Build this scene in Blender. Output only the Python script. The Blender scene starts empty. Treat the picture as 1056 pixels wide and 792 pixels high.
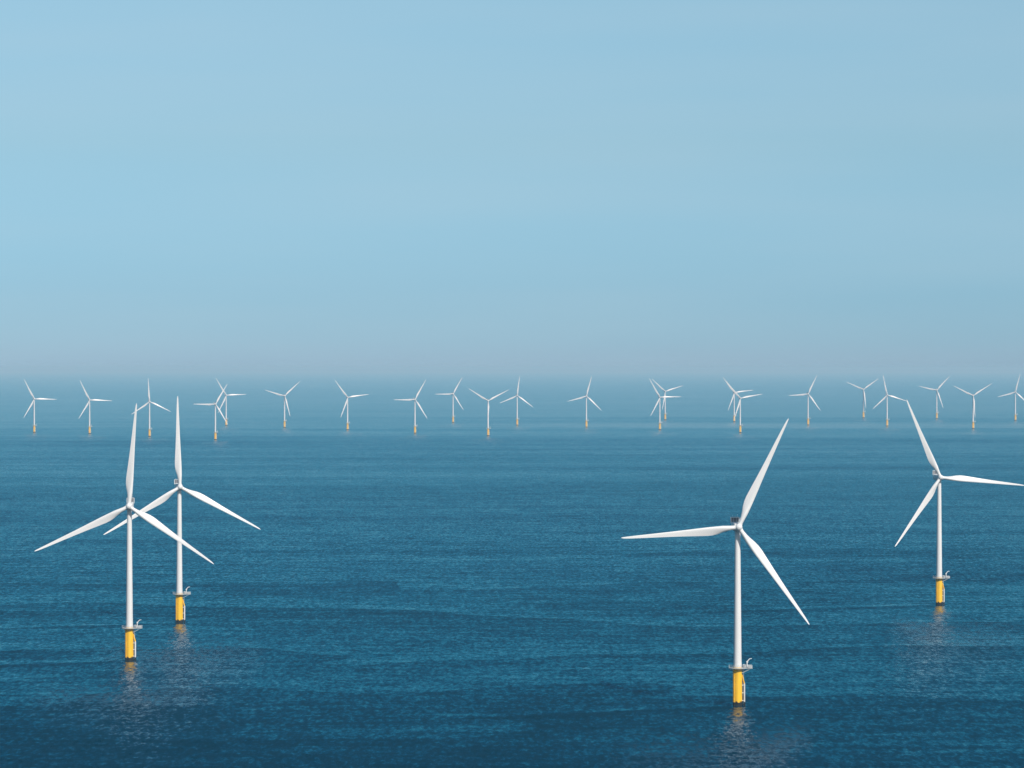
import bpy, bmesh, math, random
from mathutils import Matrix, Vector

random.seed(7)
S = bpy.context.scene
C = S.collection
R = math.radians

# ------------------------------------------------------------------ camera
CAM_H = 157.0
FPX = 3500.0                     # focal length in photo pixels (1056 wide)
HORIZON = 380.0                  # photo row of the level direction
PITCH = math.atan((396.0 - HORIZON) / FPX)
cam_d = bpy.data.cameras.new("camera")
cam_d.sensor_width = 36.0
cam_d.lens = 36.0 * FPX / 1056.0
cam_d.clip_start = 1.0
cam_d.clip_end = 400000.0
cam = bpy.data.objects.new("camera", cam_d)
C.objects.link(cam)
cam.location = (0, 0, CAM_H)
cam.rotation_euler = (math.pi / 2 - PITCH, 0, 0)
S.camera = cam

# ------------------------------------------------------------------ sky, sun, exposure
SUN_EL, SUN_AZ = R(40), R(148)    # azimuth clockwise from +Y: behind the camera, to the right
SKY_STRENGTH = 0.1
w = bpy.data.worlds.new("World")
S.world = w
w.use_nodes = True
nt = w.node_tree
N, L = nt.nodes, nt.links
sky = N.new('ShaderNodeTexSky')
sky.sky_type = 'NISHITA'
sky.sun_disc = False
sky.sun_elevation = SUN_EL
sky.sun_rotation = SUN_AZ
sky.altitude = 0
sky.air_density = 1.0
sky.dust_density = 0.4
sky.ozone_density = 2.0
tc = N.new('ShaderNodeTexCoord')
sep = N.new('ShaderNodeSeparateXYZ')
L.new(tc.outputs['Generated'], sep.inputs[0])
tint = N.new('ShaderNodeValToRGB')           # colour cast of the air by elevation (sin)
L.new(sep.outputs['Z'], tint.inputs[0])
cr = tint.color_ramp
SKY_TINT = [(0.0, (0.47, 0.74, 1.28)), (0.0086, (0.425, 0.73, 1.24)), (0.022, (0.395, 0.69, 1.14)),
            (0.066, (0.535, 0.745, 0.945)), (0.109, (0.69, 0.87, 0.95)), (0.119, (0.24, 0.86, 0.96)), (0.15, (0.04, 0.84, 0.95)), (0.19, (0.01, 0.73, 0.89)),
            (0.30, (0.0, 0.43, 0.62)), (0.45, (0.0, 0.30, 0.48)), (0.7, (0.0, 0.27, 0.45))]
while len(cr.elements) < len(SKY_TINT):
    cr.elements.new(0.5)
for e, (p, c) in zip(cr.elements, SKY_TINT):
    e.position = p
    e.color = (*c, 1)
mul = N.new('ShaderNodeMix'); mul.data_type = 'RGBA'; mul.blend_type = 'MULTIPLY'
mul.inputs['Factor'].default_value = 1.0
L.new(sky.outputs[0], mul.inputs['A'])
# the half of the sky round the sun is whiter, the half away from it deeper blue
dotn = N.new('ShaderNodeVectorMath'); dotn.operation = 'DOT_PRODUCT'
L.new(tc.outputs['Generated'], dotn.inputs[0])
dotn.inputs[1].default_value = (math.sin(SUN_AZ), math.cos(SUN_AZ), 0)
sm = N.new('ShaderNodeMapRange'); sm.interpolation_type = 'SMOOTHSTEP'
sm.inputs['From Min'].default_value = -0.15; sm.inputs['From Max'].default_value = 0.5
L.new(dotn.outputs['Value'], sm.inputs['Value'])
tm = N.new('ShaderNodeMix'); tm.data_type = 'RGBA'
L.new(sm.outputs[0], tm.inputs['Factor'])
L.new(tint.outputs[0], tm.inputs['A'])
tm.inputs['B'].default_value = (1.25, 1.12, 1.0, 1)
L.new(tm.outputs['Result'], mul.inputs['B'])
# very faint streaks of thin high cloud
mp = N.new('ShaderNodeMapping'); mp.inputs['Scale'].default_value = (5, 5, 42)
L.new(tc.outputs['Generated'], mp.inputs[0])
cn = N.new('ShaderNodeTexNoise'); cn.inputs['Scale'].default_value = 1.3
cn.inputs['Detail'].default_value = 3.0; cn.inputs['Roughness'].default_value = 0.45
L.new(mp.outputs[0], cn.inputs['Vector'])
mr = N.new('ShaderNodeMapRange')
mr.inputs['From Min'].default_value = 0.35; mr.inputs['From Max'].default_value = 0.7
mr.inputs['To Min'].default_value = 0.0; mr.inputs['To Max'].default_value = 0.13
L.new(cn.outputs['Fac'], mr.inputs['Value'])
cl = N.new('ShaderNodeMix'); cl.data_type = 'RGBA'; cl.blend_type = 'MIX'
lowz = N.new('ShaderNodeMapRange')             # the veil thins out overhead
lowz.inputs['From Min'].default_value = 0.10; lowz.inputs['From Max'].default_value = 0.15
lowz.inputs['To Min'].default_value = 1.0; lowz.inputs['To Max'].default_value = 0.0
L.new(sep.outputs['Z'], lowz.inputs['Value'])
veil = N.new('ShaderNodeMath'); veil.operation = 'MULTIPLY'
L.new(mr.outputs[0], veil.inputs[0]); L.new(lowz.outputs[0], veil.inputs[1])
L.new(veil.outputs[0], cl.inputs['Factor'])
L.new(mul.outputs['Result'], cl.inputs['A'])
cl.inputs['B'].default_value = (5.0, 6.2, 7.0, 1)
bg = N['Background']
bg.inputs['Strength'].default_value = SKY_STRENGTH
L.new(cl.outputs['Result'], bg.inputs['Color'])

sd = bpy.data.lights.new("sun", 'SUN')
sd.energy = 4.5
sd.angle = R(0.5)
sd.color = (1.0, 0.96, 0.89)
sun = bpy.data.objects.new("sun", sd)
C.objects.link(sun)
to_sun = Vector((math.sin(SUN_AZ) * math.cos(SUN_EL), math.cos(SUN_AZ) * math.cos(SUN_EL), math.sin(SUN_EL)))
sun.rotation_euler = to_sun.to_track_quat('Z', 'Y').to_euler()
sun.location = (0, -50, 400)

S.view_settings.view_transform = 'Standard'
S.view_settings.look = 'None'
S.view_settings.exposure = 0.0
S.view_settings.gamma = 1.0
S.view_settings.use_curve_mapping = False
S.render.engine = 'CYCLES'
S.cycles.use_denoising = True
S.cycles.max_bounces = 6
S.cycles.volume_bounces = 0
S.cycles.caustics_reflective = False
S.cycles.sample_clamp_indirect = 4.0
S.render.filter_size = 1.8

# ------------------------------------------------------------------ materials
def mat(name, col, rough=0.5, metallic=0.0, var=0.06, nscale=0.6, stretch=(1, 1, 0.12)):
    """Painted or weathered surface: colour with soft streaks of wear in object space."""
    m = bpy.data.materials.new(name)
    m.use_nodes = True
    n, l = m.node_tree.nodes, m.node_tree.links
    b = n['Principled BSDF']
    t = n.new('ShaderNodeTexCoord')
    p = n.new('ShaderNodeMapping'); p.inputs['Scale'].default_value = stretch
    l.new(t.outputs['Object'], p.inputs[0])
    z = n.new('ShaderNodeTexNoise'); z.inputs['Scale'].default_value = nscale; z.inputs['Detail'].default_value = 4
    l.new(p.outputs[0], z.inputs['Vector'])
    r = n.new('ShaderNodeValToRGB')
    r.color_ramp.elements[0].position = 0.3
    r.color_ramp.elements[1].position = 0.72
    r.color_ramp.elements[0].color = (*[c * (1 - var * 2) for c in col], 1)
    r.color_ramp.elements[1].color = (*[min(1, c * (1 + var * 0.6)) for c in col], 1)
    l.new(z.outputs['Fac'], r.inputs[0])
    l.new(r.outputs[0], b.inputs['Base Color'])
    b.inputs['Roughness'].default_value = rough
    b.inputs['Metallic'].default_value = metallic
    return m

M_WHITE = mat("white_paint", (0.73, 0.73, 0.72), 0.45, var=0.03)
M_BLADE = mat("blade_gelcoat", (0.72, 0.72, 0.71), 0.38, var=0.02)
M_YELLOW = mat("yellow_paint", (0.93, 0.53, 0.014), 0.5, var=0.09, nscale=1.2)
def weather(m):
    # weed and rust creeping up from the waterline, ragged edge
    n, l = m.node_tree.nodes, m.node_tree.links
    b = n['Principled BSDF']
    src = b.inputs['Base Color'].links[0].from_socket
    t = n.new('ShaderNodeTexCoord')
    p = n.new('ShaderNodeMapping'); p.inputs['Scale'].default_value = (1.6, 1.6, 0.5)
    l.new(t.outputs['Object'], p.inputs[0])
    z = n.new('ShaderNodeTexNoise'); z.inputs['Scale'].default_value = 1.1; z.inputs['Detail'].default_value = 5
    l.new(p.outputs[0], z.inputs['Vector'])
    sx = n.new('ShaderNodeSeparateXYZ'); l.new(t.outputs['Object'], sx.inputs[0])
    prev = src
    for (k, lo, hi, col) in ((7.0, 4.4, 6.4, (0.50, 0.26, 0.03)), (4.5, 3.9, 4.6, (0.012, 0.012, 0.010))):
        a = n.new('ShaderNodeMath'); a.operation = 'MULTIPLY_ADD'
        l.new(z.outputs['Fac'], a.inputs[0]); a.inputs[1].default_value = k; l.new(sx.outputs['Z'], a.inputs[2])
        r = n.new('ShaderNodeMapRange'); r.interpolation_type = 'SMOOTHSTEP'
        r.inputs['From Min'].default_value = lo; r.inputs['From Max'].default_value = hi
        r.inputs['To Min'].default_value = 1.0 if col[0] < 0.1 else 0.55; r.inputs['To Max'].default_value = 0.0
        l.new(a.outputs[0], r.inputs['Value'])
        mx = n.new('ShaderNodeMix'); mx.data_type = 'RGBA'
        l.new(r.outputs[0], mx.inputs['Factor']); l.new(prev, mx.inputs['A'])
        mx.inputs['B'].default_value = (*col, 1)
        prev = mx.outputs['Result']
    l.new(prev, b.inputs['Base Color'])
weather(M_YELLOW)
M_GROWTH = mat("marine_growth", (0.010, 0.011, 0.009), 0.8, var=0.3, nscale=2.5, stretch=(1, 1, 0.6))
M_GALV = mat("galvanised_steel", (0.55, 0.57, 0.57), 0.5, 0.3, var=0.08)
M_PALE = mat("pale_steel", (0.72, 0.73, 0.72), 0.5, 0.0, var=0.06)
M_DARK = mat("dark_radiator", (0.13, 0.13, 0.145), 0.6, var=0.1)

SLOPE, CHOP, WAVE, SWELL, PATCH, FRONT = 0.095, 5.8, 0.7, 1.0, 1.1, 0.65
WAKE_DIR = (-0.925, -0.38)
WAKES = [(105.5, 1575.0), (-205.0, 1822.0), (-205.0, 2093.0), (283.0, 2252.0)]

def sea_material():
    m = bpy.data.materials.new("sea_water")
    m.use_nodes = True
    n, l = m.node_tree.nodes, m.node_tree.links
    b = n['Principled BSDF']
    geo = n.new('ShaderNodeNewGeometry')

    def math_(op, a, c, clamp=False):
        q = n.new('ShaderNodeMath'); q.operation = op; q.use_clamp = clamp
        for i, v in enumerate((a, c)):
            if isinstance(v, (int, float)):
                q.inputs[i].default_value = v
            elif v is not None:
                l.new(v, q.inputs[i])
        return q.outputs[0]

    def noise(scale, detail, rough, stretch, rot=0.0, off=(0, 0, 0), dist=0.0):
        p = n.new('ShaderNodeMapping')
        p.inputs['Scale'].default_value = (*stretch, 1)
        p.inputs['Rotation'].default_value = (0, 0, rot)
        p.inputs['Location'].default_value = off
        l.new(geo.outputs['Position'], p.inputs[0])
        z = n.new('ShaderNodeTexNoise')
        z.inputs['Scale'].default_value = scale
        z.inputs['Detail'].default_value = detail
        z.inputs['Roughness'].default_value = rough
        z.inputs['Distortion'].default_value = dist
        l.new(p.outputs[0], z.inputs['Vector'])
        return z

    def smooth(v, a, c, lo, hi):
        q = n.new('ShaderNodeMapRange'); q.interpolation_type = 'SMOOTHSTEP'
        q.inputs['From Min'].default_value = a; q.inputs['From Max'].default_value = c
        q.inputs['To Min'].default_value = lo; q.inputs['To Max'].default_value = hi
        l.new(v, q.inputs['Value'])
        return q.outputs[0]

    # waves: slope fields at several wavelengths, crests longer across the wind
    chop = noise(0.32, 5.0, 0.70, (1.5, 0.45), R(4))              # short wind waves
    streak = noise(0.075, 3.0, 0.6, (0.22, 1.0), R(-2), (41, 3, 0))   # long crests across the view
    wave = noise(0.030, 3.0, 0.6, (3.2, 0.8), R(-4), (31, 7, 0))   # longer wind sea
    swell = noise(0.0075, 2.0, 0.5, (0.16, 1.0), R(3), (3, 91, 0), 0.3)  # swell
    patch = noise(0.0011, 4.0, 0.55, (0.22, 1.0), R(-3), (11, 5, 0), 0.6)   # gust patches and slicks
    silt = noise(0.0008, 3.0, 0.5, (0.35, 1.0), R(5), (77, 13, 0))
    # fronts drifting with the tide: a smooth strip on the far side, ruffled water on the near side
    fp = n.new('ShaderNodeMapping'); fp.inputs['Rotation'].default_value = (0, 0, R(-3))
    l.new(geo.outputs['Position'], fp.inputs[0])
    front = n.new('ShaderNodeTexWave'); front.wave_type = 'BANDS'; front.bands_direction = 'Y'
    front.wave_profile = 'SAW'
    front.inputs['Scale'].default_value = 2 * math.pi / 20 / 310
    front.inputs['Distortion'].default_value = 15.0
    front.inputs['Detail'].default_value = 3.0
    front.inputs['Detail Scale'].default_value = 1.3
    front.inputs['Detail Roughness'].default_value = 0.6
    l.new(fp.outputs[0], front.inputs['Vector'])

    sc = n.new('ShaderNodeSeparateColor'); l.new(chop.outputs['Color'], sc.inputs[0])
    sw = n.new('ShaderNodeSeparateColor'); l.new(wave.outputs['Color'], sw.inputs[0])
    ss = n.new('ShaderNodeSeparateColor'); l.new(swell.outputs['Color'], ss.inputs[0])

    def centred(v, k):
        return math_('MULTIPLY', math_('SUBTRACT', v, 0.5), k)
    def add(*vs):
        q = vs[0]
        for v in vs[1:]:
            q = math_('ADD', q, v)
        return q
    sx = add(centred(sc.outputs[0], 0.95), centred(sw.outputs[0], 0.25))
    sp3 = n.new('ShaderNodeSeparateXYZ'); l.new(geo.outputs['Position'], sp3.inputs[0])
    zone = math_('MULTIPLY', smooth(sp3.outputs[1], 2000, 3800, 1.0, 0.12), smooth(silt.outputs['Fac'], 0.4, 0.6, 0.45, 1.15))     # the fronts lie in the nearer shallows
    # a long smooth slick lying across the far water
    sl = noise(0.0012, 3.0, 0.5, (0.4, 1.0), 0, (2, 8, 0))
    yw = math_('ADD', sp3.outputs[1], centred(sl.outputs['Fac'], 700.0))
    slick = math_('MULTIPLY', math_('MULTIPLY', smooth(yw, 8850, 9000, 0.0, 1.0), smooth(yw, 9450, 9900, 1.0, 0.0)),
                  smooth(sp3.outputs[0], -300, 500, 0.25, 1.0))
    # log of the slope facing -Y: the seen faces of the waves lean that way
    lg = add(centred(sc.outputs[1], CHOP), centred(sw.outputs[1], WAVE), centred(ss.outputs[1], SWELL),
             centred(patch.outputs['Fac'], PATCH), math_('MULTIPLY', centred(front.outputs['Fac'], FRONT), zone),
             smooth(sp3.outputs[1], 2500, 14000, 0.0, -0.78), smooth(sp3.outputs[1], 1250, 1850, 0.34, 0.0),
             centred(streak.outputs['Fac'], 2.2),
             math_('MULTIPLY', slick, -0.45))          # calmer in the offing
    # tidal wakes trailing from the foundations: a ruffled line with smoother water beyond it
    wob = noise(0.02, 3.0, 0.5, (1, 1), 0, (5, 55, 0))
    wv = centred(wob.outputs['Fac'], 14.0)
    foam = []
    flk = noise(0.09, 4.0, 0.65, (0.7, 0.5), 0, (9, 3, 0))
    for (wx, wy) in WAKES:
        rx, ry = math_('SUBTRACT', sp3.outputs[0], wx), math_('SUBTRACT', sp3.outputs[1], wy)
        dn = add(math_('MULTIPLY', rx, WAKE_DIR[0]), math_('MULTIPLY', ry, WAKE_DIR[1]))       # downstream
        cr = add(math_('MULTIPLY', rx, WAKE_DIR[1]), math_('MULTIPLY', ry, -WAKE_DIR[0]), wv)   # to the far side
        on = math_('MULTIPLY', smooth(dn, -2, 12, 0.0, 1.0), smooth(dn, 90, 330, 1.0, 0.0))
        dark = math_('MULTIPLY', smooth(cr, -26, -3, 0.0, 1.0), smooth(cr, -1, 5, 1.0, 0.0))
        lite = math_('MULTIPLY', smooth(cr, 0, 6, 0.0, 1.0), smooth(cr, 8, 34, 1.0, 0.0))
        lite = math_('MULTIPLY', lite, smooth(patch.outputs['Fac'], 0.4, 0.6, 0.35, 1.0))
        k = math_('SUBTRACT', math_('MULTIPLY', dark, 0.40), math_('MULTIPLY', lite, 0.62))
        lg = add(lg, math_('MULTIPLY', k, on))
        foam.append(math_('MULTIPLY', math_('MULTIPLY', lite, on), smooth(flk.outputs['Fac'], 0.66, 0.74, 0.0, 0.8)))
    sy = math_('MULTIPLY', math_('POWER', math.e, lg), SLOPE)
    sy = math_('MINIMUM', sy, 0.7)
    cv = n.new('ShaderNodeCombineXYZ')
    l.new(sx, cv.inputs[0])
    l.new(math_('MULTIPLY', sy, -1.0), cv.inputs[1])
    cv.inputs[2].default_value = 1.0
    nn = n.new('ShaderNodeVectorMath'); nn.operation = 'NORMALIZE'
    l.new(cv.outputs[0], nn.inputs[0])
    l.new(nn.outputs[0], b.inputs['Normal'])

    # colour of the water body: deep blue, greener where sediment drifts
    ramp = n.new('ShaderNodeValToRGB')
    ramp.color_ramp.elements[0].position = 0.35
    ramp.color_ramp.elements[1].position = 0.68
    ramp.color_ramp.elements[0].color = (0.0, 0.018, 0.036, 1)
    ramp.color_ramp.elements[1].color = (0.0, 0.028, 0.046, 1)
    l.new(silt.outputs['Fac'], ramp.inputs[0])
    fm = n.new('ShaderNodeMix'); fm.data_type = 'RGBA'
    l.new(math_('MINIMUM', add(*foam), 1.0), fm.inputs['Factor'])
    l.new(ramp.outputs[0], fm.inputs['A'])
    fm.inputs['B'].default_value = (0.45, 0.5, 0.52, 1)
    l.new(fm.outputs['Result'], b.inputs['Base Color'])
    b.inputs['Roughness'].default_value = 0.17
    b.inputs['IOR'].default_value = 1.333
    return m

def haze_material():
    m = bpy.data.materials.new("sea_haze")
    m.use_nodes = True
    n, l = m.node_tree.nodes, m.node_tree.links
    n.remove(n['Principled BSDF'])
    v = n.new('ShaderNodeVolumePrincipled')
    v.inputs['Color'].default_value = (0.33, 0.70, 0.99, 1)      # air scatters red least, so near haze stays blue
    v.inputs['Absorption Color'].default_value = (0.38, 0.25, 0.0, 1)
    v.inputs['Density'].default_value = 4.4e-5
    v.inputs['Anisotropy'].default_value = -0.1
    l.new(v.outputs[0], n['Material Output'].inputs['Volume'])
    return m

# ------------------------------------------------------------------ mesh helpers
def link(name, bm, m, parent=None, smooth=True):
    me = bpy.data.meshes.new(name)
    bmesh.ops.recalc_face_normals(bm, faces=bm.faces)
    bm.to_mesh(me)
    bm.free()
    for mm in (m if isinstance(m, (list, tuple)) else [m]):
        me.materials.append(mm)
    if smooth:
        for p in me.polygons:
            p.use_smooth = True
        me.set_sharp_from_angle(angle=R(38))
    o = bpy.data.objects.new(name, me)
    C.objects.link(o)
    o.parent = parent
    return o

def lathe(bm, prof, n=40, at=(0, 0, 0), mi=0):
    rings = []
    for r, z in prof:
        rings.append([bm.verts.new((at[0] + r * math.cos(2 * math.pi * i / n),
                                    at[1] + r * math.sin(2 * math.pi * i / n), at[2] + z)) for i in range(n)])
    for a, c in zip(rings, rings[1:]):
        for i in range(n):
            f = bm.faces.new((a[i], a[(i + 1) % n], c[(i + 1) % n], c[i])); f.material_index = mi
    f = bm.faces.new(rings[0][::-1]); f.material_index = mi
    f = bm.faces.new(rings[-1]); f.material_index = mi

def tube(bm, a, c, r, n=8, mi=0):
    a, c = Vector(a), Vector(c)
    q = (c - a).to_track_quat('Z', 'Y').to_matrix()
    h = (c - a).length
    ring = []
    for z in (0, h):
        ring.append([bm.verts.new(a + q @ Vector((r * math.cos(2 * math.pi * i / n), r * math.sin(2 * math.pi * i / n), z)))
                     for i in range(n)])
    for i in range(n):
        f = bm.faces.new((ring[0][i], ring[0][(i + 1) % n], ring[1][(i + 1) % n], ring[1][i])); f.material_index = mi
    f = bm.faces.new(ring[0][::-1]); f.material_index = mi
    f = bm.faces.new(ring[1]); f.material_index = mi

def box(bm, c, s, bevel=0.0, mi=0):
    r = bmesh.ops.create_cube(bm, size=1.0, matrix=Matrix.Translation(c) @ Matrix.Diagonal((*s, 1)))
    vs = set(r['verts'])
    for f in bm.faces:
        if all(v in vs for v in f.verts):
            f.material_index = mi
    if bevel:
        es = [e for e in bm.edges if all(v in vs for v in e.verts)]
        bmesh.ops.bevel(bm, geom=es, offset=bevel, segments=3, affect='EDGES')

def ringtube(bm, rad, z, r, n=40, a0=0, a1=2 * math.pi, mi=0):
    k = max(3, int(n * (a1 - a0) / (2 * math.pi)))
    for i in range(k):
        p, q = a0 + (a1 - a0) * i / k, a0 + (a1 - a0) * (i + 1) / k
        tube(bm, (rad * math.cos(p), rad * math.sin(p), z), (rad * math.cos(q), rad * math.sin(q), z), r, 6, mi)

# ------------------------------------------------------------------ the setting: sea and air
def build_sea():
    bm = bmesh.new()
    radii = [0, 400, 900, 1400, 2000, 3000, 4500, 7000, 11000, 17000, 26000, 40000, 60000, 90000, 130000]
    n = 96
    prev = None
    c0 = bm.verts.new((0, 0, 0))
    for r in radii[1:]:
        ring = [bm.verts.new((r * math.cos(2 * math.pi * i / n), r * math.sin(2 * math.pi * i / n), 0)) for i in range(n)]
        for i in range(n):
            if prev is None:
                bm.faces.new((c0, ring[i], ring[(i + 1) % n]))
            else:
                bm.faces.new((prev[i], ring[i], ring[(i + 1) % n], prev[(i + 1) % n]))
        prev = ring
    o = link("sea", bm, sea_material(), smooth=False)
    o['kind'] = 'structure'
    return o
build_sea()

def build_haze():
    bm = bmesh.new()
    box(bm, (0, 0, 87.0), (266000, 266000, 176.0))
    o = link("haze", bm, haze_material(), smooth=False)
    o['kind'] = 'stuff'
build_haze()

# ------------------------------------------------------------------ wind turbine prototype (metres, waterline at z = 0)
HUB_H = 84.0
DECK = 18.0
OVER = 3.4            # rotor centre ahead of the tower axis
TILT = R(5)

def make_turbine():
    root = bpy.data.objects.new("wind_turbine", None)
    root.empty_display_size = 4
    C.objects.link(root)

    # foundation
    bm = bmesh.new()
    lathe(bm, [(2.18, -6), (2.21, 1.0), (2.215, 1.75)], 44)
    for ang in (R(214), R(226)):
        lathe(bm, [(0.24, -6), (0.24, 1.9)], 10, (2.42 * math.cos(ang), 2.42 * math.sin(ang), 0))
    for y in (-0.75, 0.75):
        lathe(bm, [(0.35, -2), (0.35, 2.0)], 10, (3.2, y, 0))
        tube(bm, (2.0, y, 0.9), (3.2, y, 0.9), 0.22, 8)
    link("growth_band", bm, M_GROWTH, None)
    gb = bpy.data.objects["growth_band"]
    bm = bmesh.new()
    lathe(bm, [(2.20, 1.4), (2.20, 12.0), (2.24, 12.05), (2.24, 12.35), (2.20, 12.4), (2.20, 17.3),
               (2.42, 17.45), (2.42, 17.7)], 44)
    tp = link("transition_piece", bm, M_YELLOW, root)
    gb.parent = tp
    # boat landing: two fender tubes, struts and an access ladder on the +X side
    bm = bmesh.new()
    for y in (-0.75, 0.75):
        tube(bm, (3.2, y, -2.0), (3.2, y, 10.6), 0.30, 12)
        for z in (2.6, 6.2, 9.8):
            tube(bm, (2.0, y, z), (3.2, y, z), 0.15, 8)
    for z in (0.4, 3.6, 7.0, 10.2):
        tube(bm, (3.2, -0.75, z), (3.2, 0.75, z), 0.12, 8)
    link("boat_landing", bm, M_PALE, tp)
    bm = bmesh.new()
    for y in (-0.75, 0.75):
        tube(bm, (3.2, y, 10.5), (2.1, y, 14.6), 0.26, 10)
    tube(bm, (2.55, -0.75, 12.9), (2.55, 0.75, 12.9), 0.12, 8)
    link("landing_strut", bm, M_YELLOW, tp)
    bm = bmesh.new()
    for y in (-0.28, 0.28):
        tube(bm, (2.85, y, -1.0), (2.85, y, DECK - 0.2), 0.06, 6)
    for i in range(44):
        tube(bm, (2.85, -0.28, 0.2 + i * 0.4), (2.85, 0.28, 0.2 + i * 0.4), 0.03, 5)
    link("access_ladder", bm, M_PALE, tp)
    # cable tubes down the near-left face
    bm = bmesh.new()
    for ang in (R(214), R(226)):
        x, y = 2.42 * math.cos(ang), 2.42 * math.sin(ang)
        tube(bm, (x, y, -5), (x, y, 17.2), 0.17, 8)
        for z in (3, 6.5, 10, 13.5, 16.4):
            tube(bm, (x * 0.86, y * 0.86, z), (x * 1.04, y * 1.04, z), 0.24, 8)
    link("cable_tube", bm, M_YELLOW, tp)

    # working platform: round deck with a lay-down bay reaching out to +X
    bm = bmesh.new()
    prof = []
    for i in range(49):
        a = R(28) + (2 * math.pi - 2 * R(28)) * i / 48
        prof.append((4.1 * math.cos(a), 4.1 * math.sin(a)))
    prof += [(6.9, -2.1), (6.9, 2.1)]
    top = [bm.verts.new((x, y, DECK)) for x, y in prof]
    bot = [bm.verts.new((x, y, DECK - 0.28)) for x, y in prof]
    bm.faces.new(top)
    bm.faces.new(bot[::-1])
    for i in range(len(prof)):
        j = (i + 1) % len(prof)
        bm.faces.new((top[i], bot[i], bot[j], top[j]))
    for k in range(8):
        a = 2 * math.pi * k / 8
        tube(bm, (2.25 * math.cos(a), 2.25 * math.sin(a), 16.6), (3.9 * math.cos(a), 3.9 * math.sin(a), DECK - 0.3), 0.12, 6)
    for y in (-1.4, 1.4):
        tube(bm, (1.9, y, 15.6), (6.3, y, DECK - 0.3), 0.14, 6)
    pf = link("platform", bm, M_GALV, root)
    bm = bmesh.new()
    per = prof + [prof[0]]
    for z in (0.42, 0.82, 1.25):
        for p, q in zip(per, per[1:]):
            tube(bm, (p[0] * .985, p[1] * .985, DECK + z), (q[0] * .985, q[1] * .985, DECK + z), 0.045, 5)
    for i in range(0, len(prof), 2):
        p = prof[i]
        tube(bm, (p[0] * .985, p[1] * .985, DECK), (p[0] * .985, p[1] * .985, DECK + 1.25), 0.05, 5)
    for t in (0.33, 0.66, 1.0):
        for y in (-2.08, 2.08):
            x = 4.2 + (6.8 - 4.2) * t
            tube(bm, (x, y, DECK), (x, y, DECK + 1.25), 0.05, 5)
    # kick and wind panels on the lay-down bay
    box(bm, (6.83, 0, DECK + 0.65), (0.05, 4.0, 1.1))
    for y in (-2.09, 2.09):
        box(bm, (5.7, y, DECK + 0.62), (2.1, 0.05, 1.0))
    link("railing", bm, M_GALV, pf)
    # davit crane
    bm = bmesh.new()
    tube(bm, (4.4, -1.2, DECK), (4.4, -1.2, DECK + 2.6), 0.26, 12)
    box(bm, (4.45, -1.2, DECK + 2.85), (0.8, 0.75, 0.8), 0.12)
    tube(bm, (4.5, -1.2, DECK + 3.1), (5.6, -1.2, DECK + 4.3), 0.22, 10)
    tube(bm, (5.55, -1.2, DECK + 4.28), (6.6, -1.2, DECK + 4.45), 0.17, 10)
    link("crane", bm, M_WHITE, pf)
    # switchgear cabinet on the deck
    bm = bmesh.new()
    box(bm, (3.3, 1.6, DECK + 0.75), (1.3, 1.0, 1.5), 0.06)
    link("cabinet", bm, M_PALE, pf)

    # tower
    bm = bmesh.new()
    zt = HUB_H - 1.9
    prof = []
    for i in range(13):
        t = i / 12
        r = 1.90 + (1.28 - 1.90) * t
        z = DECK + 0.0 + (zt - DECK) * t
        if i in (4, 8):
            prof += [(r, z - 0.16), (r + 0.02, z - 0.15), (r + 0.02, z + 0.15), (r, z + 0.16)]
        else:
            prof.append((r, z))
    lathe(bm, [(1.95, 17.71)] + prof[1:], 48)
    tw = link("tower", bm, M_WHITE, root)
    bm = bmesh.new()
    lathe(bm, [(2.08, DECK + 0.004), (2.08, DECK + 0.3)], 48)
    link("flange", bm, M_YELLOW, tw)
    bm = bmesh.new()
    box(bm, (1.86, 0, DECK + 1.35), (0.16, 0.95, 2.1), 0.05)
    link("door", bm, M_GALV, tw)

    # nacelle (its origin on the tower axis at hub height, nose to -Y)
    bm = bmesh.new()
    secs = [(-1.75, 1.35, 1.35, -0.05), (-1.4, 1.72, 1.75, 0.0), (-0.5, 1.86, 1.95, 0.05), (4.0, 1.86, 1.95, 0.1),
            (8.7, 1.80, 1.80, 0.2), (10.0, 1.64, 1.45, 0.35), (10.3, 1.4, 1.15, 0.4)]
    rings = []
    for y, a, c, z0 in secs:
        ring = []
        for i in range(28):
            t = 2 * math.pi * i / 28
            ex = 0.38
            x = a * math.copysign(abs(math.cos(t)) ** ex, math.cos(t))
            z = c * math.copysign(abs(math.sin(t)) ** ex, math.sin(t))
            ring.append(bm.verts.new((x, y, z + z0)))
        rings.append(ring)
    for a, c in zip(rings, rings[1:]):
        for i in range(28):
            bm.faces.new((a[i], a[(i + 1) % 28], c[(i + 1) % 28], c[i]))
    bm.faces.new(rings[0][::-1])
    bm.faces.new(rings[-1])
    lathe(bm, [(1.33, -2.2), (1.38, -1.6)], 32)
    nac = link("nacelle", bm, M_WHITE, root)
    # cooler standing across the rear of the roof: pale frame, dark radiator
    bm = bmesh.new()
    box(bm, (0, 9.1, 3.25), (3.5, 0.30, 2.0), 0.0)
    rad = link("radiator", bm, M_DARK, nac)
    bm = bmesh.new()
    for x in (-1.92, 1.92):
        box(bm, (x, 9.1, 3.0), (0.32, 1.0, 3.05), 0.06)
    box(bm, (0, 9.1, 4.42), (4.16, 1.0, 0.24), 0.05)
    box(bm, (0, 9.1, 2.12), (3.5, 0.8, 0.16))
    for x in (-0.85, 0.85):
        box(bm, (x, 8.88, 3.25), (0.10, 0.12, 2.0))
    link("cooler_frame", bm, M_PALE, nac)
    bm = bmesh.new()
    tube(bm, (1.2, 9.1, 4.5), (1.2, 9.1, 5.7), 0.05, 6)
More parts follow.
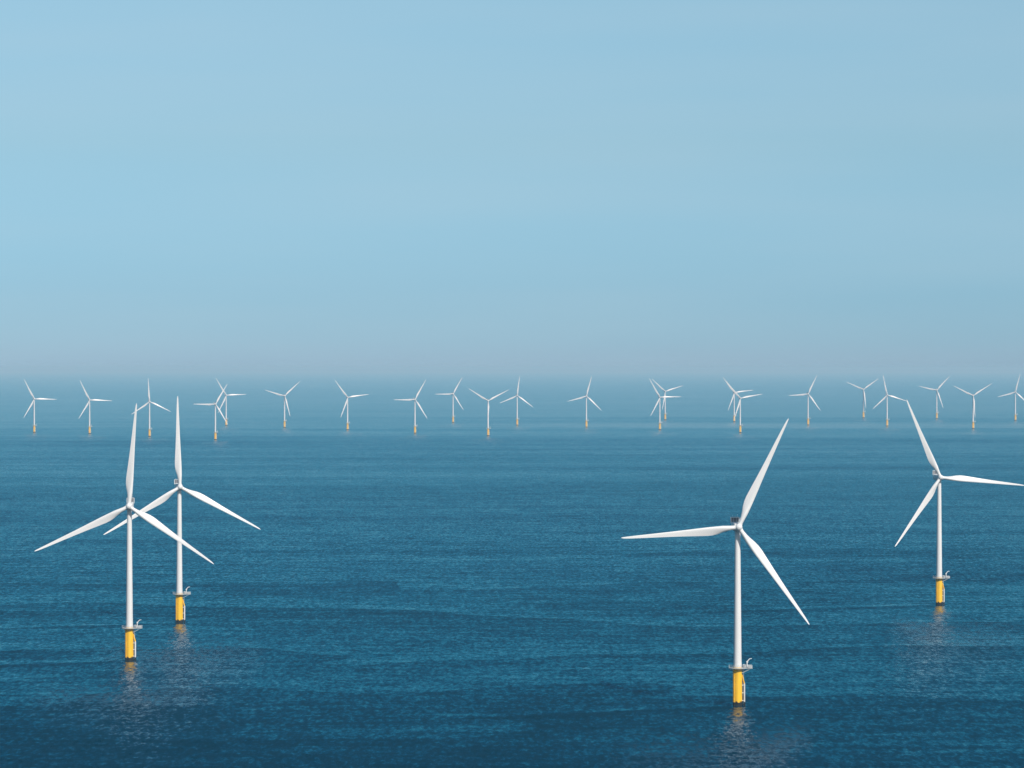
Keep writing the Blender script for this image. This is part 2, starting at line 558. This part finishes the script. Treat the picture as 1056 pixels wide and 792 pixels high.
    tube(bm, (-1.2, 9.1, 4.5), (-1.2, 9.1, 5.5), 0.05, 6)
    tube(bm, (-1.25, 9.1, 4.9), (1.25, 9.1, 4.9), 0.04, 6)
    box(bm, (1.2, 9.1, 5.75), (0.35, 0.12, 0.12))
    link("wind_sensor", bm, M_GALV, nac)

    # hub: spinner built along its own axis, origin at the rotor centre
    bm = bmesh.new()
    prof = [(1.30, -1.85), (1.62, -1.6), (1.72, -0.9), (1.72, 0.6), (1.6, 1.15), (1.3, 1.65), (0.85, 2.0), (0.35, 2.17), (0.02, 2.2)]
    lathe(bm, prof, 40)
    bm.transform(Matrix.Rotation(R(90), 4, 'X'))         # +Z -> -Y
    for k in range(3):
        mtx = Matrix.Rotation(R(120 * k), 4, 'Y')
        t = bmesh.new()
        lathe(t, [(1.18, 0.9), (1.18, 1.95)], 28)
        t.transform(mtx)
        me = bpy.data.meshes.new("t"); t.to_mesh(me); t.free()
        bm.from_mesh(me); bpy.data.meshes.remove(me)
    hub = link("hub", bm, M_WHITE, root)

    # blade: airfoil loft along +Z, trailing edge to -X, upwind is -Y
    bm = bmesh.new()
    #        r     chord thick twist(deg) axis(fraction of chord ahead of pitch axis)
    st = [(1.7, 2.05, 1.00, 16, 0.50), (3.2, 2.05, 1.00, 16, 0.50), (5.0, 2.35, 0.82, 15.5, 0.46), (7.5, 3.05, 0.56, 14.5, 0.40),
          (10.0, 3.70, 0.42, 13, 0.355), (12.5, 4.05, 0.345, 11.5, 0.33), (15.0, 4.05, 0.30, 10, 0.32), (19.0, 3.65, 0.27, 8, 0.32),
          (25.0, 3.02, 0.24, 5.5, 0.32), (32.0, 2.42, 0.215, 3.5, 0.32), (40.0, 1.85, 0.19, 1.5, 0.32), (47.0, 1.38, 0.18, 0.5, 0.32),
          (52.0, 1.02, 0.17, 0, 0.33), (54.6, 0.72, 0.17, -0.5, 0.36), (55.7, 0.40, 0.17, -0.5, 0.42), (56.1, 0.12, 0.17, -0.5, 0.5)]
    NP = 36
    rings = []
    for r, ch, th, tw_, ax in st:
        cb = max(0.0, min(1.0, (r - 3.2) / 8.0))
        cb = cb * cb * (3 - 2 * cb)                       # circle -> airfoil
        ring = []
        tw2 = R(tw_)
        pre = -1.9 * (r / 56.0) ** 2.2 - r * math.sin(R(2.5))
        for i in range(NP):
            t = 2 * math.pi * i / NP
            u = (1 - math.cos(t)) / 2                      # 0 leading, 1 trailing
            sgn = 1 if math.sin(t) >= 0 else -1
            yt = 5 * th * (0.2969 * math.sqrt(u) - 0.1260 * u - 0.3516 * u * u + 0.2843 * u ** 3 - 0.1036 * u ** 4)
            yc = 0.035 * 4 * u * (1 - u)
            xa = (ax - u) * ch
            ya = (yc + sgn * yt) * ch
            xc = (0.5 - u) * ch
            yc2 = 0.5 * ch * math.sin(t)
            x = xc * (1 - cb) + xa * cb
            y = yc2 * (1 - cb) + ya * cb
            # nose turns upwind (-Y) by the twist
            xr = x * math.cos(tw2) + y * math.sin(tw2)
            yr = -x * math.sin(tw2) + y * math.cos(tw2)
            ring.append(bm.verts.new((xr, yr + pre, r)))
        rings.append(ring)
    for a, c in zip(rings, rings[1:]):
        for i in range(NP):
            bm.faces.new((a[i], a[(i + 1) % NP], c[(i + 1) % NP], c[i]))
    bm.faces.new(rings[0][::-1])
    bm.faces.new(rings[-1])
    bl = link("blade", bm, M_BLADE, root)
    for _ in range(2):
        c = bl.copy(); C.objects.link(c); c.parent = root
    return root

def kids(o):
    return [c for c in S.objects if c.parent == o]

def copy_tree(o, parent=None):
    c = o.copy()
    C.objects.link(c)
    c.parent = parent
    for ch in kids(o):
        copy_tree(ch, c)
    return c

def pose(root, yaw, phase):
    """Turn nacelle and rotor; phase = angle of the first blade seen from the front, degrees ccw from the right."""
    head = Matrix.Translation((0, 0, HUB_H)) @ Matrix.Rotation(yaw, 4, 'Z')
    axis = head @ Matrix.Rotation(-TILT, 4, 'X') @ Matrix.Translation((0, -OVER, 0))
    k = 0
    for ch in kids(root):
        base = ch.name.split('.')[0]
        if base == "nacelle":
            ch.matrix_basis = head
        elif base == "hub":
            ch.matrix_basis = axis @ Matrix.Rotation(R(90 - phase), 4, 'Y')
        elif base == "blade":
            ch.matrix_basis = axis @ Matrix.Rotation(R(90 - phase - 120 * k), 4, 'Y')
            k += 1

NEAR, FAR = "large turbines in the near sea", "small turbines along the hazy horizon"
# waterline x, y ; height of hub above it ; blade angles in the photo ; yaw towards the right of the viewer ; label
T = [
 (760.6, 728.0, 184.0, (184.6, 66.2, -55.7), 8, NEAR, "nearest white wind turbine, right foreground, yellow base lowest in the picture, one blade pointing left"),
 (133.5, 681.5, 159.0, (85.7, 206.1, 325.4), -4, NEAR, "front white wind turbine of the left foreground pair, lower and nearer yellow base"),
 (185.0, 642.5, 140.0, (91.0, 212.2, 330.7), 7, NEAR, "rear white wind turbine of the left foreground pair, smaller, its upright blade reaching highest"),
 (968.5, 624.0, 131.3, (112.7, 352.7, 236.7), 15, NEAR, "white wind turbine at far right of the near sea, blade cut by right edge"),
 (35.3, 446.0, 34.5, (119, -1.4, 236.8), 12, FAR, "leftmost small distant turbine on the horizon, one blade pointing right"),
 (92.4, 447.2, 34.6, (116, -4, 239.6), 12, FAR, "second small distant turbine from the left edge, one blade pointing right"),
 (154.2, 450.3, 36.0, (93, 215, -27), 10, FAR, "distant turbine with upright blade, seen between the left foreground pair's blade tips"),
 (222.1, 453.6, 36.6, (179, 59, -60), 14, FAR, "front turbine of the leftmost overlapping distant pair, one blade pointing left"),
 (233.2, 438.9, 31.2, (122, 1, 243), 14, FAR, "rear turbine of the leftmost overlapping distant pair, one blade pointing right"),
 (293.4, 441.0, 32.5, (165.6, 41.5, -77), 10, FAR, "lone distant turbine just right of the leftmost overlapping pair, low blade beside its tower"),
 (358.4, 443.4, 33.5, (128.6, 6.4, 248), 14, FAR, "lone distant turbine left of centre with one blade pointing almost level to the right"),
 (427.9, 446.9, 34.8, (181.5, 60.7, -60), 14, FAR, "distant turbine left of centre, one blade pointing left, nearer and lower than its right neighbour"),
 (467.2, 435.8, 29.5, (181, 60, -59), 14, FAR, "smaller distant turbine left of centre, pointing left, beside the middle Y-shaped rotor"),
 (503.3, 449.5, 36.0, (148, 28, -92), 8, FAR, "distant turbine at picture centre with Y-shaped rotor, third blade down its tower"),
 (533.3, 438.6, 30.6, (83, 201, -36), 10, FAR, "distant turbine just right of the central Y-shaped rotor, one blade almost upright"),
 (604.7, 440.6, 32.0, (76, 194, -45), 10, FAR, "lone distant turbine between centre and the middle-right overlapping pair, upper blade leaning right"),
 (680.4, 443.2, 33.5, (121.6, 0, 240), 14, FAR, "front turbine of the overlapping distant pair left of the nearest turbine, blade pointing right"),
 (685.9, 433.0, 29.2, (137, 15, 261), 14, FAR, "rear turbine of the overlapping distant pair left of the nearest turbine, low blade near tower"),
 (757.1, 435.0, 30.0, (127.6, 7.5, 247), 14, FAR, "rear turbine of the distant pair directly above the nearest turbine's hub"),
 (763.3, 446.3, 35.4, (130, 9.7, 252), 14, FAR, "front turbine of the distant pair directly above the nearest turbine's hub"),
 (833.3, 438.4, 32.0, (66.7, 182.7, -56), 14, FAR, "distant turbine right of the nearest turbine's upper blade tip, one blade pointing left"),
 (890.4, 430.9, 29.1, (156, 36, 276), 8, FAR, "smallest and farthest distant turbine, Y-shaped rotor, left of the far-right turbine's blade tip"),
 (914.8, 439.5, 32.0, (101, 223, -18), 12, FAR, "distant turbine whose right blade meets the far-right near turbine's upper blade tip"),
 (966.0, 431.9, 29.4, (170, 47, -74), 12, FAR, "distant turbine above the far-right near turbine's hub, left blade nearly level"),
 (1003.5, 442.2, 34.0, (154.7, 32, -87), 8, FAR, "distant turbine with Y-shaped rotor, second from the right edge"),
 (1047.1, 433.8, 29.4, (76, 194.5, -45), 10, FAR, "rightmost small distant turbine, its lower right blade at the picture edge"),
]

proto = make_turbine()
bpy.context.view_layer.update()
cp, sp = math.cos(PITCH), math.sin(PITCH)
for i, (px, py, hp, angs, rel, grp, label) in enumerate(T):
    root = proto if i == 0 else copy_tree(proto)
    # ray through the waterline pixel, down to the sea
    u, v = (px - 528.0) / FPX, (396.0 - py) / FPX
    dx, dy, dz = u, cp + v * sp, -sp + v * cp
    t = -CAM_H / dz
    X, Y = dx * t, dy * t
    sc = hp * t / FPX / HUB_H
    root.location = (X, Y, 0)
    root.scale = (sc, sc, sc)
    alpha = math.atan2(X, Y)
    yaw = R(rel) - alpha
    # true rotor phase behind the foreshortening of the yawed disc
    cr_ = math.cos(R(rel))
    acc = 0j
    order = []
    for a in angs:
        th = math.atan2(math.sin(R(a)) * cr_, math.cos(R(a)))
        acc += complex(math.cos(3 * th), math.sin(3 * th))
        order.append(th)
    ph = math.degrees(math.atan2(acc.imag, acc.real) / 3)
    pose(root, yaw, ph)
    root['label'] = label
    root['category'] = "wind turbine"
    root['group'] = grp
    print("turbine", i, round(X), round(Y), "scale %.3f" % sc)
